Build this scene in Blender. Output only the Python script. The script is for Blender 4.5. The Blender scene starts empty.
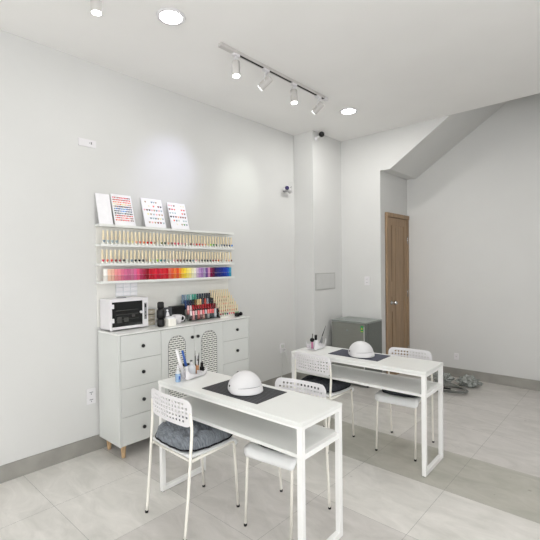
import bpy, bmesh, math, random
from mathutils import Vector, Matrix
PI = math.pi
random.seed(4)
COL = bpy.context.scene.collection

# ---------------------------------------------------------------- materials
def srgb(c):
    c = c / 255
    return c / 12.92 if c < .04045 else ((c + .055) / 1.055) ** 2.4
def rgb(r, g, b): return (srgb(r), srgb(g), srgb(b), 1)
def new_mat(name):
    m = bpy.data.materials.new(name); m.use_nodes = True
    return m, m.node_tree, m.node_tree.nodes['Principled BSDF']
def mat(name, col, rough=.5, metal=0, var=.0, scale=20, bump=0, bscale=200, trans=0, coat=0, ior=1.45, emit=0, stretch=None, alpha=1):
    m, nt, b = new_mat(name)
    b.inputs['Base Color'].default_value = rgb(*col)
    b.inputs['Roughness'].default_value = rough
    b.inputs['Metallic'].default_value = metal
    b.inputs['Transmission Weight'].default_value = trans
    b.inputs['IOR'].default_value = ior
    b.inputs['Coat Weight'].default_value = coat
    b.inputs['Alpha'].default_value = alpha
    if emit:
        b.inputs['Emission Color'].default_value = rgb(*col)
        b.inputs['Emission Strength'].default_value = emit
    tc = nt.nodes.new('ShaderNodeTexCoord'); mp = nt.nodes.new('ShaderNodeMapping')
    nt.links.new(tc.outputs['Object'], mp.inputs['Vector'])
    if stretch: mp.inputs['Scale'].default_value = stretch
    if var:
        n = nt.nodes.new('ShaderNodeTexNoise'); n.inputs['Scale'].default_value = scale; n.inputs['Detail'].default_value = 5
        r = nt.nodes.new('ShaderNodeValToRGB')
        lo = [max(0, c * (1 - var)) for c in col]; hi = [min(255, c * (1 + var)) for c in col]
        r.color_ramp.elements[0].position = .3; r.color_ramp.elements[1].position = .7
        r.color_ramp.elements[0].color = rgb(*lo); r.color_ramp.elements[1].color = rgb(*hi)
        nt.links.new(mp.outputs[0], n.inputs['Vector']); nt.links.new(n.outputs['Fac'], r.inputs['Fac'])
        nt.links.new(r.outputs['Color'], b.inputs['Base Color'])
    if bump:
        n = nt.nodes.new('ShaderNodeTexNoise'); n.inputs['Scale'].default_value = bscale; n.inputs['Detail'].default_value = 3
        bp = nt.nodes.new('ShaderNodeBump'); bp.inputs['Strength'].default_value = bump; bp.inputs['Distance'].default_value = .002
        nt.links.new(mp.outputs[0], n.inputs['Vector']); nt.links.new(n.outputs['Fac'], bp.inputs['Height'])
        nt.links.new(bp.outputs['Normal'], b.inputs['Normal'])
    return m

M = {}
M['wall'] = mat('wall_paint', (211, 211, 209), .55, var=.008, scale=2, bump=.12, bscale=90)
M['ceil'] = mat('ceiling_paint', (240, 239, 237), .7, var=.008, scale=1.5, bump=.1, bscale=80)
M['base'] = mat('baseboard_tile', (150, 148, 142), .4, var=.06, scale=6)
M['white'] = mat('white_laminate', (226, 227, 224), .28, var=.006, scale=4)
M['carcass'] = mat('white_gloss_board', (211, 213, 210), .16, var=.006, scale=4)
M['steel'] = mat('white_powder_coat', (238, 238, 236), .35, var=.006, scale=10)
M['cream_steel'] = mat('warm_white_powder_coat', (236, 233, 224), .35, var=.006, scale=10)
M['plastic'] = mat('white_plastic', (224, 222, 224), .38, var=.005, scale=10)
M['seat'] = mat('white_seat_plastic', (235, 236, 236), .4, var=.005, scale=10)
M['black'] = mat('black_plastic', (10, 10, 12), .45, var=.1, scale=20)
M['matte_black'] = mat('matte_black', (9, 9, 10), .8, var=.1, scale=20)
M['gap'] = mat('dark_gap', (70, 70, 68), .8, var=.05, scale=10)
M['hole'] = mat('rattan_hole_shade', (84, 86, 86), .9, var=.05, scale=30)  # dark grey stands in for the shade inside the open weave
M['rattan'] = mat('painted_rattan', (222, 222, 216), .6, var=.04, scale=60)
M['legwood'] = mat('beech_leg', (184, 154, 118), .5, var=.12, scale=14, stretch=(6, 6, 1))
M['door'] = mat('oak_door', (152, 127, 100), .5, var=.09, scale=6, stretch=(8, 8, .5))
M['door_dark'] = mat('oak_door_groove', (98, 78, 58), .6, var=.10, scale=5, stretch=(8, 8, .6))
M['chrome'] = mat('satin_chrome', (200, 200, 200), .25, metal=1, var=.03, scale=20)
M['fridge'] = mat('brushed_fridge_door', (136, 137, 131), .4, metal=.35, var=.03, scale=8, stretch=(1, 1, 40))
M['fridge_side'] = mat('grey_fridge_side', (104, 108, 104), .45, metal=.1, var=.03, scale=40, bump=.15, bscale=300)
M['fridge_top'] = mat('fridge_top', (136, 142, 138), .3, var=.03, scale=10)
M['green'] = mat('label_green', (40, 150, 80), .5, var=.05)
M['yellow'] = mat('label_yellow', (230, 210, 80), .5, var=.05)
M['blackmat'] = mat('black_table_mat', (28, 28, 31), .6, var=.08, scale=40)
M['matstripe'] = mat('mat_stripe', (92, 93, 97), .7, var=.08, scale=40)
M['bluemat'] = mat('slate_table_mat', (64, 66, 80), .65, var=.06, scale=60)
M['cushion'] = mat('grey_woven_fabric', (110, 115, 121), .95, var=.2, scale=60, bump=.9, bscale=160, stretch=(.6, 4, .6))
M['cushion_dark'] = mat('charcoal_fabric', (50, 52, 58), .95, var=.16, scale=60, bump=.7, bscale=260)
M['piping'] = mat('black_piping', (20, 20, 24), .9, var=.1, scale=60)
M['cap'] = mat('cream_cap', (228, 213, 182), .4, var=.02, scale=30)
M['bottle'] = mat('cream_bottle', (240, 238, 230), .25, var=.01, scale=30)
M['glass'] = mat('clear_acrylic', (250, 252, 252), .05, var=.004, trans=1, ior=1.12)
M['frost'] = mat('frosted_plastic', (226, 230, 234), .3, var=.02, trans=.35)
M['liquid'] = mat('blue_liquid', (165, 195, 228), .2, var=.05, trans=.3)
M['dome'] = mat('lamp_dome_white', (208, 207, 208), .42, var=.005)
M['lampbody'] = mat('shaded_lamp_white', (196, 193, 190), .45, var=.01)  # white lamp fittings toned grey, their shade put into the colour
M['blue'] = mat('blue_plastic', (40, 84, 160), .4, var=.05)
M['paper'] = mat('white_card', (240, 239, 242), .5, var=.01, scale=20)
M['ovenglass'] = mat('dark_oven_glass', (16, 18, 20), .06, var=.1, scale=10, coat=.5)
M['grey'] = mat('grey_plastic', (128, 130, 132), .4, var=.05)
M['midgrey'] = mat('printed_grey', (70, 72, 76), .5, var=.05)
M['emit'] = mat('lamp_diffuser', (255, 255, 255), .5, emit=14, var=.002)
M['cable'] = mat('cable_sheath', (206, 208, 204), .5, var=.03)
M['greycable'] = mat('grey_cable_sheath', (120, 122, 118), .5, var=.12, scale=60)
M['film'] = mat('crumpled_film', (176, 180, 176), .2, var=.12, scale=40, trans=.4, bump=.6, bscale=60)
M['brown'] = mat('wood_handle', (170, 120, 80), .5, var=.08)
M['pinkp'] = mat('pink_plastic', (205, 130, 165), .4, var=.05)
M['purple'] = mat('violet_lens', (48, 40, 92), .2, var=.1)
M['panelgrey'] = mat('panel_cover', (198, 198, 196), .5, var=.01)
M['soffit'] = mat('soffit_paint', (214, 216, 212), .6, var=.01, scale=2, bump=.12, bscale=90)

def tile_mat(name, a, b_):
    m, nt, b = new_mat(name); N = nt.nodes; L = nt.links
    tc = N.new('ShaderNodeTexCoord')
    n1 = N.new('ShaderNodeTexNoise'); n1.inputs['Scale'].default_value = 3.4; n1.inputs['Detail'].default_value = 9; n1.inputs['Roughness'].default_value = .66; n1.inputs['Distortion'].default_value = .8
    mp = N.new('ShaderNodeMapping'); mp.inputs['Rotation'].default_value = (0, 0, .5); mp.inputs['Scale'].default_value = (1, 2.2, 1)
    L.new(tc.outputs['Object'], mp.inputs['Vector']); L.new(mp.outputs[0], n1.inputs['Vector'])
    r = N.new('ShaderNodeValToRGB'); r.color_ramp.elements[0].position = .33; r.color_ramp.elements[1].position = .68
    r.color_ramp.elements[0].color = rgb(*a); r.color_ramp.elements[1].color = rgb(*b_)
    L.new(n1.outputs['Fac'], r.inputs['Fac'])
    L.new(r.outputs['Color'], b.inputs['Base Color'])
    n2 = N.new('ShaderNodeTexNoise'); n2.inputs['Scale'].default_value = 14; n2.inputs['Detail'].default_value = 4
    mr = N.new('ShaderNodeMapRange'); mr.inputs['To Min'].default_value = .22; mr.inputs['To Max'].default_value = .42
    L.new(tc.outputs['Object'], n2.inputs['Vector']); L.new(n2.outputs['Fac'], mr.inputs['Value']); L.new(mr.outputs[0], b.inputs['Roughness'])
    return m
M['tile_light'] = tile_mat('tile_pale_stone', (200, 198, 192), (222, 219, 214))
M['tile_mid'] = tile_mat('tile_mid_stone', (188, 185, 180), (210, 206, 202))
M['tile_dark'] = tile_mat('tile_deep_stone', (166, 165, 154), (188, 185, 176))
M['grout'] = mat('grout', (140, 140, 136), .8, var=.05)

# ---------------------------------------------------------------- mesh builder
class MB:
    def __init__(s): s.bm = bmesh.new(); s.mi = 0; s.X = Matrix.Identity(4)
    def m(s, i): s.mi = i; return s
    def _new(s, vs, faces, smooth=False):
        v = [s.bm.verts.new(s.X @ Vector(p)) for p in vs]
        for f in faces:
            try:
                q = s.bm.faces.new([v[i] for i in f]); q.material_index = s.mi; q.smooth = smooth
            except ValueError: pass
    def box(s, a, b):
        x0, y0, z0 = a; x1, y1, z1 = b
        s._new([(x0,y0,z0),(x1,y0,z0),(x1,y1,z0),(x0,y1,z0),(x0,y0,z1),(x1,y0,z1),(x1,y1,z1),(x0,y1,z1)],
               [(0,3,2,1),(4,5,6,7),(0,1,5,4),(1,2,6,5),(2,3,7,6),(3,0,4,7)])
        return s
    def rbox(s, a, b, r=.01, seg=3, axis=2):
        # box with edges parallel to `axis` rounded
        o = [i for i in range(3) if i != axis]; u, v = o
        pts = []
        for cx, cy, st in ((b[u]-r, b[v]-r, 0), (a[u]+r, b[v]-r, 1), (a[u]+r, a[v]+r, 2), (b[u]-r, a[v]+r, 3)):
            for k in range(seg + 1):
                t = (st + k / seg) * PI / 2
                pts.append((cx + r * math.cos(t), cy + r * math.sin(t)))
        return s.prism(pts, a[axis], b[axis], axis)
    def prism(s, pts, h0, h1, axis=2):
        u, v = [i for i in range(3) if i != axis]; n = len(pts)
        def P(p, h):
            q = [0, 0, 0]; q[u] = p[0]; q[v] = p[1]; q[axis] = h; return q
        vs = [P(p, h0) for p in pts] + [P(p, h1) for p in pts]
        f = [tuple(range(n))[::-1], tuple(range(n, 2*n))] + [(i, (i+1) % n, n + (i+1) % n, n + i) for i in range(n)]
        s._new(vs, f); return s
    def lathe(s, prof, c=(0, 0, 0), seg=20, smooth=True, sx=1, sy=1):
        vs = []; f = []; n = len(prof)
        for k in range(seg):
            t = 2 * PI * k / seg
            for r, z in prof: vs.append((c[0] + sx * r * math.cos(t), c[1] + sy * r * math.sin(t), c[2] + z))
        for k in range(seg):
            k2 = (k + 1) % seg
            for i in range(n - 1): f.append((k*n+i, k2*n+i, k2*n+i+1, k*n+i+1))
        f.append(tuple(k*n for k in range(seg))[::-1]); f.append(tuple(k*n+n-1 for k in range(seg)))
        s._new(vs, f, smooth); return s
    def tube(s, pts, r, seg=8, caps=True, square=False, radii=None):
        pts = [Vector(p) for p in pts]; n = len(pts); vs = []; f = []
        if square: seg = 4
        up = None
        for i, p in enumerate(pts):
            d = (pts[min(i+1, n-1)] - pts[max(i-1, 0)]).normalized()
            if up is None:
                up = Vector((0, 0, 1)) if abs(d.z) < .9 else Vector((0, 1, 0))
            a = d.cross(up).normalized(); b = a.cross(d).normalized(); up = b
            rr = (radii[i] if radii else r) * (1.414 if square else 1)
            for k in range(seg):
                t = 2 * PI * (k + (.5 if square else 0)) / seg
                vs.append(p + a * rr * math.cos(t) + b * rr * math.sin(t))
        for i in range(n - 1):
            for k in range(seg):
                k2 = (k + 1) % seg; f.append((i*seg+k, i*seg+k2, (i+1)*seg+k2, (i+1)*seg+k))
        if caps: f.append(tuple(range(seg))[::-1]); f.append(tuple((n-1)*seg + k for k in range(seg)))
        s._new(vs, f, not square); return s
    def cyl(s, a, b, r, seg=16): return s.tube([a, b], r, seg)
    def ball(s, c, r, seg=12, rings=7, sz=1):
        prof = [(max(1e-4, r * math.sin(PI * k / rings)), -r * sz * math.cos(PI * k / rings)) for k in range(rings + 1)]
        return s.lathe(prof, c, seg)
    def build(s, name, mats, parent=None, bevel=0, loc=None, seg=2, autosmooth=False):
        bmesh.ops.recalc_face_normals(s.bm, faces=s.bm.faces[:])
        me = bpy.data.meshes.new(name); s.bm.to_mesh(me); s.bm.free()
        if not isinstance(mats, (list, tuple)): mats = [mats]
        for q in mats: me.materials.append(q)
        o = bpy.data.objects.new(name, me); COL.objects.link(o)
        if parent: o.parent = parent
        if loc: o.location = loc
        if bevel:
            b = o.modifiers.new('bevel', 'BEVEL'); b.width = bevel; b.segments = seg; b.limit_method = 'ANGLE'; b.angle_limit = .6
            me.shade_smooth() if False else None
        return o

def bez(pts, n=8):
    # Catmull-Rom through pts
    P = [Vector(p) for p in pts]; P = [2*P[0]-P[1]] + P + [2*P[-1]-P[-2]]; out = []
    for i in range(1, len(P) - 2):
        for k in range(n):
            t = k / n; a, b, c, d = P[i-1], P[i], P[i+1], P[i+2]
            out.append(.5 * (2*b + (c-a)*t + (2*a-5*b+4*c-d)*t*t + (3*b-a-3*c+d)*t**3))
    out.append(P[-2]); return out
def corner(pts, r=.02, n=4):
    # polyline with rounded corners
    P = [Vector(p) for p in pts]; out = [P[0]]
    for i in range(1, len(P) - 1):
        a = (P[i-1]-P[i]).normalized(); b = (P[i+1]-P[i]).normalized()
        A = P[i] + a*r; B = P[i] + b*r
        for k in range(n + 1):
            t = k / n; out.append((1-t)**2 * A + 2*t*(1-t)*P[i] + t*t*B)
    out.append(P[-1]); return out

def tag(o, label, cat, group=None, kind=None):
    o['label'] = label; o['category'] = cat
    if group: o['group'] = group
    if kind: o['kind'] = kind
    return o
def thing(name, label, cat, loc=(0, 0, 0), rz=0, group=None):
    o = bpy.data.objects.new(name, None); o.empty_display_size = .1; COL.objects.link(o)
    o.location = loc; o.rotation_euler = (0, 0, rz)
    return tag(o, label, cat, group)
def struct(o, label=None):
    o['kind'] = 'structure'
    if label: o['label'] = label
    return o
def dup(root, loc, rz, label, group=None):
    def rec(o, par):
        c = o.copy(); COL.objects.link(c); c.parent = par
        for ch in [x for x in bpy.data.objects if x.parent == o and x != c]: rec(ch, c)
        return c
    r = rec(root, None); r.location = loc; r.rotation_euler = (0, 0, rz); r['label'] = label
    if group: r['group'] = group
    return r
ORD = ['first','second','third','fourth','fifth','sixth','seventh','eighth','ninth','tenth','eleventh','twelfth','thirteenth','fourteenth','fifteenth','sixteenth','seventeenth','eighteenth','nineteenth']
def ordinal(i):
    if i < 19: return ORD[i]
    T = ['', '', 'twenty', 'thirty', 'forty', 'fifty']; n = i + 1
    if n % 10 == 0: return {20: 'twentieth', 30: 'thirtieth', 40: 'fortieth', 50: 'fiftieth'}[n]
    return T[n // 10] + '-' + ORD[n % 10 - 1]

# ---------------------------------------------------------------- room shell
H = 3.209; YC, CW, YB, YF, XR = 4.224, .304, 4.885, 5.70, .885
YN, XE, ZS = -4.6, 4.7, 4.7
def box_struct(name, a, b, m, label=None):
    return struct(MB().box(a, b).build(name, m), label)

# floor: 60 cm stone tiles laid on one slab, each tile one tone of stone
fl = MB(); fl.m(3).box((-.1, YN, -.1), (XE, YF + .1, -.004))
xs = [-.61 + .6 * i for i in range(10)]; ys = [-5.0 + .6 * i for i in range(19)]
tone = {}
def setv(x0, x1, y0, y1, t):
    for i, x in enumerate(xs):
        for j, y in enumerate(ys):
            if x0 <= x + .3 < x1 and y0 <= y + .3 < y1: tone[(i, j)] = t
for i in range(10):
    for j in range(19): tone[(i, j)] = 0
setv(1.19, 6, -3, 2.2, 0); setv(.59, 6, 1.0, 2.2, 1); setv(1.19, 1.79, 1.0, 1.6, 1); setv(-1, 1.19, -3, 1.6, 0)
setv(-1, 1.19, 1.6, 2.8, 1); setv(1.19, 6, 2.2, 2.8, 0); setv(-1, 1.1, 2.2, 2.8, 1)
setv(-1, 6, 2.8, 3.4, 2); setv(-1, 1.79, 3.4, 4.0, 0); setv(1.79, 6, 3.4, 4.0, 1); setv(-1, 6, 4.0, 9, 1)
G = .0009
for i, x in enumerate(xs):
    for j, y in enumerate(ys):
        a, b = max(x, 0), min(x + .6, XE - .1); c, d = max(y, YN), min(y + .6, YF)
        if b - a < .01 or d - c < .01: continue
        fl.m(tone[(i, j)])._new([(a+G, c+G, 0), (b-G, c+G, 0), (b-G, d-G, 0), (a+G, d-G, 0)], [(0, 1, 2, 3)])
fl.m(3)._new([(0, YN, -.0015), (XE - .1, YN, -.0015), (XE - .1, YF, -.0015), (0, YF, -.0015)], [(0, 1, 2, 3)])
struct(fl.build('floor', [M['tile_light'], M['tile_mid'], M['tile_dark'], M['grout']]), 'pale grey stone tile floor')

box_struct('ceiling', (-.1, YN, H), (XE, YB, H + .1), M['ceil'], 'flat white ceiling')
box_struct('wall_left', (-.1, YN, 0), (0, YB, H), M['wall'], 'long white wall with the polish shelves')
box_struct('wall_column', (0, YC, 0), (CW, YB, H), M['wall'], 'white column in the corner')
box_struct('wall_back', (-.1, YB, 0), (XR, YF + .1, H), M['wall'], 'white wall behind the small fridge')
box_struct('wall_far', (XR, YF, 0), (XE, YF + .1, ZS), M['wall'], 'far white wall under the stairs')
# right wall with one long unseen window, added to bring in side light
WR = MB().box((XE - .1, 2.4, 0), (XE, YF, ZS)).box((XE - .1, YN, 0), (XE, -3.4, ZS)).box((XE - .1, -3.4, 0), (XE, 2.4, .7)).box((XE - .1, -3.4, 2.7), (XE, 2.4, ZS))
struct(WR.build('wall_right', M['wall']), 'right wall with an unseen window added for daylight')
wf = MB()
for y in (-3.4, -1.5, .45, 2.36): wf.box((XE - .07, y, .7), (XE - .03, y + .04, 2.7))
for z in (.7, 2.66): wf.box((XE - .07, -3.4, z), (XE - .03, 2.4, z + .04))
struct(wf.build('added_window_1', M['steel']), 'white frame of the added side window')
box_struct('wall_stairwell', (1.95, YB - .1, H + .1), (XE - .1, YB, ZS), M['wall'])
box_struct('stairwell_lid', (XR, YB - .1, ZS), (XE, YF + .1, ZS + .1), M['ceil'])  # unseen lid added to keep sky light out of the stairwell
sl = .67
st = MB().prism([(XR, 2.718), (1.02, 2.715), (1.02 + (4.4 - 2.715) / sl, 4.4), (1.02 + (4.4 - 2.715) / sl, ZS), (XR, ZS)], YB, YF, 1)
struct(st.build('wall_stair', M['wall']), 'sloping underside of the staircase')
# front wall pillars beside the open shopfront behind the viewer
WF = MB().box((-.1, YN - .1, 2.4), (XE, YN, H + .1)).box((-.1, YN - .1, 0), (.5, YN, 2.4)).box((4.2, YN - .1, 0), (XE, YN, 2.4))
struct(WF.build('wall_front', M['wall']), 'front wall around the open shop entrance')

def baseboard(name, a, b): return struct(MB().box(a, b).build(name, M['base'], bevel=.002))
baseboard('baseboard_left', (0, YN, 0), (.012, YC, .122))
baseboard('baseboard_column', (.012, YC - .012, 0), (CW + .012, YC, .122))
baseboard('baseboard_column_side', (CW, YC, 0), (CW + .012, YB - .012, .122))
baseboard('baseboard_back', (CW, YB - .012, 0), (XR + .012, YB, .122))
baseboard('baseboard_recess', (XR, YB, 0), (XR + .012, 5.0, .122))
baseboard('baseboard_far', (XR + .04, YF - .012, 0), (XE - .1, YF, .122))

# door in the recess (faces +X)
D0, D1, DZ = 5.01, 5.692, 2.19
d = struct(MB().box((XR - .01, D0, .002), (XR + .006, D1, DZ)).build('door_1', M['door_dark']), 'brown wooden door in the recess under the stairs')
fr = MB()
fr.box((XR + .006, D0, .002), (XR + .03, D0 + .045, DZ - .05)).box((XR + .006, D1 - .045, .002), (XR + .03, D1, DZ - .05)).box((XR + .006, D0 - .006, DZ - .05), (XR + .038, D1, DZ + .004))
fr.build('door_frame', M['door'], d, bevel=.003)
a0, a1 = D0 + .05, D1 - .05; wz = DZ - .056
xa, xb = XR + .006, XR + .02
lf = MB(); lf.box((xa, a0, .006), (xb - .007, a1, wz)).build('door_leaf', M['door'], d)
xs_ = xb - .007
b = MB()
b.box((xs_, a0, .006), (xb, a0 + .09, wz)).box((xs_, a1 - .09, .006), (xb, a1, wz)).box((xs_, a0 + .115, .16), (xb, a0 + .20, wz - .10))
b.box((xs_, a0 + .09, wz - .10), (xb, a1 - .09, wz)).box((xs_, a0 + .09, .006), (xb, a1 - .09, .16))
b.box((xs_, a0 + .09, 1.08), (xb, a0 + .115, 1.28)).box((xs_, a0 + .09, .88), (xb, a0 + .115, .98))
b.build('door_stiles', M['door'], d)
b = MB()
for (z0, z1) in ((.16, .88), (.98, 1.08), (1.28, wz - .10)): b.box((xs_, a0 + .091, z0), (xs_ + .001, a0 + .114, z1))
b.build('door_groove', M['door_dark'], d)
MB().box((xs_, a0 + .225, .19), (xb - .003, a1 - .115, wz - .13)).build('door_panel', M['door'], d)
hd = MB(); hy, hz = D0 + .13, 1.0
hd.cyl((xb, hy, hz), (xb + .008, hy, hz), .028, 20); hd.cyl((xb + .008, hy, hz), (xb + .045, hy, hz), .010, 12)
hd.ball((xb + .058, hy, hz), .027, 16, 8); hd.build('door_handle', M['chrome'], d)
hg = MB()
for z in (.3, 1.1, 1.85): hg.cyl((XR + .032, D1 - .055, z - .05), (XR + .032, D1 - .055, z + .05), .007, 8)
hg.build('door_hinge', M['chrome'], d)

# ---------------------------------------------------------------- wall fittings
def plate(name, label, cat, y0, y1, z0, z1, plane, at, m=M['plastic'], holes=(), th=.009):
    b = MB()
    if plane == 'x+': b.rbox((at, y0, z0), (at + th, y1, z1), .006, 3, 0)
    else: b.rbox((y0, at - th, z0), (y1, at, z1), .006, 3, 1)
    b.m(1)
    for (u, v, w, h) in holes:
        if plane == 'x+': b.box((at + th, u - w/2, v - h/2), (at + th + .0015, u + w/2, v + h/2))
        else: b.box((u - w/2, at - th - .0015, v - h/2), (u + w/2, at - th, v + h/2))
    return tag(b.build(name, [m, M['grey']], bevel=.0015), label, cat)
plate('wall_switch', 'white double socket plate low on left wall beside the sideboard', 'socket', 1.475, 1.548, .395, .52, 'x+', 0, holes=((1.51, .49, .03, .006), (1.51, .476, .006, .012), (1.51, .43, .03, .006), (1.51, .416, .006, .012)))
plate('wall_socket', 'white socket plate high on the left wall near the ceiling', 'socket', 1.44, 1.585, 2.505, 2.565, 'x+', 0, holes=((1.545, 2.538, .010, .02), (1.53, 2.538, .006, .008)))
plate('light_switch', 'white switch plate on the back wall above the small fridge', 'switch', .655, .725, 1.24, 1.355, 'y-', YB, holes=((.69, 1.32, .03, .003), (.69, 1.275, .03, .003)))
plate('wall_socket', 'small white socket low on the far wall under the stairs', 'socket', 1.525, 1.58, .235, .32, 'y-', YF, holes=((1.552, .28, .02, .004),))
p = tag(MB().box((CW, 4.25, 1.19), (CW + .006, 4.705, 1.41)).m(1).box((CW + .006, 4.27, 1.205), (CW + .010, 4.685, 1.395)).build('electrical_panel', [mat('panel_frame', (178, 178, 174), .5, var=.01), M['panelgrey']], bevel=.002),
        'flat grey electrical panel cover on the side of the column', 'panel')
# socket with two plugs
t = thing('wall_socket', 'round edged wall socket with two plugs between sideboard and far table', 'socket', (0, 3.945, .47))
MB().rbox((0, -.045, -.06), (.01, .045, .06), .02, 4, 0).build('socket_plate', M['plastic'], t, bevel=.002)
MB().m(0).rbox((.01, -.03, .004), (.03, .012, .046), .012, 3, 0).build('plug', M['cable'], t, bevel=.002)
MB().m(0).rbox((.01, .002, -.046), (.032, .04, -.006), .012, 3, 0).m(1).box((.032, .012, -.03), (.034, .028, -.018)).build('plug', [M['plastic'], M['black']], t, bevel=.002)
wc1 = (MB().tube(bez([(.034, 3.935, .47), (.03, 3.93, .44), (.02, 3.92, .33), (.02, 3.935, .2), (.02, 3.90, .09), (.024, 3.90, .01)]), .0035, 6).build('power_cord', M['cable'], t, loc=(0, -3.945, -.47)))
wc2 = (MB().tube(bez([(.036, 3.965, .448), (.05, 3.965, .40), (.14, 3.93, .27), (.4, 3.72, .12), (.65, 3.45, .02), (.9, 3.2, .008), (1.1, 3.1, .008)]), .0035, 6).build('power_cord', M['cable'], t, loc=(0, -3.945, -.47)))
# small camera with cable on the left wall
t = thing('wall_camera', 'small white and violet camera on the wall beside the column', 'camera', (0, 4.03, 2.47))
MB().lathe([(.03, 0), (.03, .012), (.012, .02)], seg=16).build('mounting_base', M['plastic'], t).rotation_euler = (0, PI/2, 0)
MB().tube([(.015, 0, 0), (.05, -.01, .01)], .008).build('arm', M['plastic'], t)
MB().tube([(.05, .05, -.02), (.075, -.03, .015), (.085, -.055, .02)], .03, 14, radii=[.026, .03, .03]).build('camera_body', M['plastic'], t)
MB().cyl((.086, -.05, .012), (.094, -.064, .008), .026, 14).build('lens', M['purple'], t)
MB().tube([(.06, .035, .02), (.055, .075, .05)], .004, 6).build('antenna', M['grey'], t)
MB().tube([(.06, -.02, -.02), (.05, -.09, -.03)], .006, 6).build('tilt_knob', M['grey'], t)
tag(MB().tube(bez([(.02, 4.06, 2.50), (.01, 4.12, 2.58), (.008, 4.205, 2.62), (.008, 4.212, 2.9), (.008, 4.212, 3.2)]), .003, 6).build('camera_cable', M['cable']), 'thin cable running up the corner from the wall camera', 'cable')
t = thing('security_camera', 'black ball security camera at the top of the column', 'camera', (CW, 4.30, 3.12))
MB().lathe([(.03, 0), (.03, .01), (.015, .018)], seg=16).build('mounting_base', M['plastic'], t).rotation_euler = (0, PI/2, 0)
MB().tube([(.01, 0, -.0), (.04, .0, .02), (.06, .01, .03)], .011, 10).build('arm', M['plastic'], t)
MB().ball((.08, .01, .04), .035, 16, 10).build('camera_ball', M['black'], t)
MB().cyl((.10, -.012, .032), (.112, -.022, .028), .014, 12).build('lens', M['ovenglass'], t)

# ---------------------------------------------------------------- ceiling lights
def downlight(x, y, label):
    t = thing('downlight', label, 'ceiling light', (x, y, H), 0, 'round ceiling downlights')
    MB().lathe([(.075, -.001), (.094, -.001), (.098, -.006), (.094, -.012), (.078, -.014), (.075, -.010)], seg=36).build('trim_ring', M['plastic'], t)
    MB().lathe([(.001, -.004), (.074, -.004), (.074, -.012), (.001, -.015)], seg=32).build('diffuser', M['emit'], t)
    return t
def area(x, y, z, size, power, col=(1, 1, 1), rot=(0, 0, 0), spread=PI):
    l = bpy.data.lights.new('downlight_lamp', 'AREA'); l.shape = 'DISK'; l.size = size; l.energy = power; l.color = col; l.spread = spread
    o = bpy.data.objects.new('downlight_lamp', l); o.location = (x, y, z); o.rotation_euler = rot; COL.objects.link(o); return o
DL = [(1.012, 1.64, 'round downlight nearest the viewer, above the sideboard'), (.985, 3.96, 'round downlight at the far end, near the column and staircase'),
      (3.0, 1.66, ''), (3.0, 3.98, ''), (.985, -.6, ''), (3.0, -.6, ''), (.985, -3.0, ''), (3.0, -3.0, '')]
for x, y, lab in DL:
    if lab: downlight(x, y, lab)
    area(x, y, H - .02, .16, 11 if y > 3 else 3, (1, .985, .96), spread=PI)

lsw = bpy.data.lights.new('stairwell_fill', 'AREA'); lsw.shape = 'DISK'; lsw.size = .3; lsw.energy = 32; lsw.color = (1, .97, .95)  # unseen fill light added to brighten the far wall and soffit
lso = bpy.data.objects.new('stairwell_fill', lsw); lso.location = (3.3, 5.2, ZS - .05); COL.objects.link(lso)
# track with four spot heads (along Y above x = 1)
TX = 1.0
t = thing('lighting_track', 'white ceiling track bar carrying the four spotlights', 'light track', (TX, 2.10, H))
MB().box((-.018, 0, -.024), (-.011, 1.40, 0)).box((.011, 0, -.024), (.018, 1.40, 0)).box((-.011, 0, -.006), (.011, 1.40, 0)).build('track_rail', M['lampbody'], t)
MB().box((-.0105, .16, -.0225), (.0105, 1.36, -.0062)).build('track_channel', M['matte_black'], t)
MB().rbox((-.02, -.02, -.028), (.02, .14, 0), .006).build('power_feed', M['lampbody'], t, bevel=.003)
MB().rbox((-.02, 1.36, -.028), (.02, 1.42, 0), .006).build('end_cap', M['plastic'], t, bevel=.003)
def spot(y, aim, label, tx=TX, lit=True, power=25, col=(1, 1, 1), drop=.09, cone=60):
    base = Vector((tx, y, H - .022))
    t = thing('track_spotlight', label, 'spotlight', base, 0, 'white track spotlights')
    MB().rbox((-.016, -.034, -.022), (.016, .034, 0), .005).build('track_adapter', M['plastic'], t, bevel=.002)
    piv = Vector((0, 0, -.022 - drop)); dr = (Vector(aim) - (base + piv)).normalized()
    side = dr.cross(Vector((0, 0, 1))).normalized()
    ya = MB()
    for sg in (-1, 1):
        ya.tube([(0, 0, -.022), piv * .45 + side * sg * .02, piv + side * sg * .033], .004, 8)
    ya.cyl((0, 0, -.02), (0, 0, -.045), .008, 10); ya.build('yoke', M['plastic'], t)
    R = .031
    b = MB(); b.tube([piv - dr * .055, piv - dr * .05, piv + dr * .06, piv + dr * .066], R, 24, radii=[R*.8, R, R, R*.98]); b.build('lamp_body', M['lampbody'], t)
    b = MB(); b.cyl(piv + dr * .0662, piv + dr * .0675, R * .88, 24); b.build('lens', M['emit'], t)
    l = bpy.data.lights.new('spot_beam', 'SPOT'); l.energy = power; l.spot_size = math.radians(cone); l.spot_blend = 1; l.color = col; l.shadow_soft_size = .03
    o = bpy.data.objects.new('spot_beam', l); COL.objects.link(o); o.parent = t; o.location = piv + dr * .075
    o.rotation_euler = dr.to_track_quat('-Z', 'Y').to_euler()
    return t
spot(2.25, (1.35, 2.05, 0), 'first track spotlight from the left, lit lens pointing down', power=4, cone=75)
spot(2.60, (0, 2.30, 2.40), 'second track spotlight from the left, tilted towards the wall', power=19, col=(.64, .64, 1), cone=44)
spot(2.98, (1.25, 2.9, 0), 'third track spotlight from the left, lit lens pointing down', power=4, cone=75)
spot(3.37, (0, 3.26, 2.40), 'fourth track spotlight from the left, tilted to the wall', power=13, col=(.92, 1, .9), cone=44)
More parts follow.
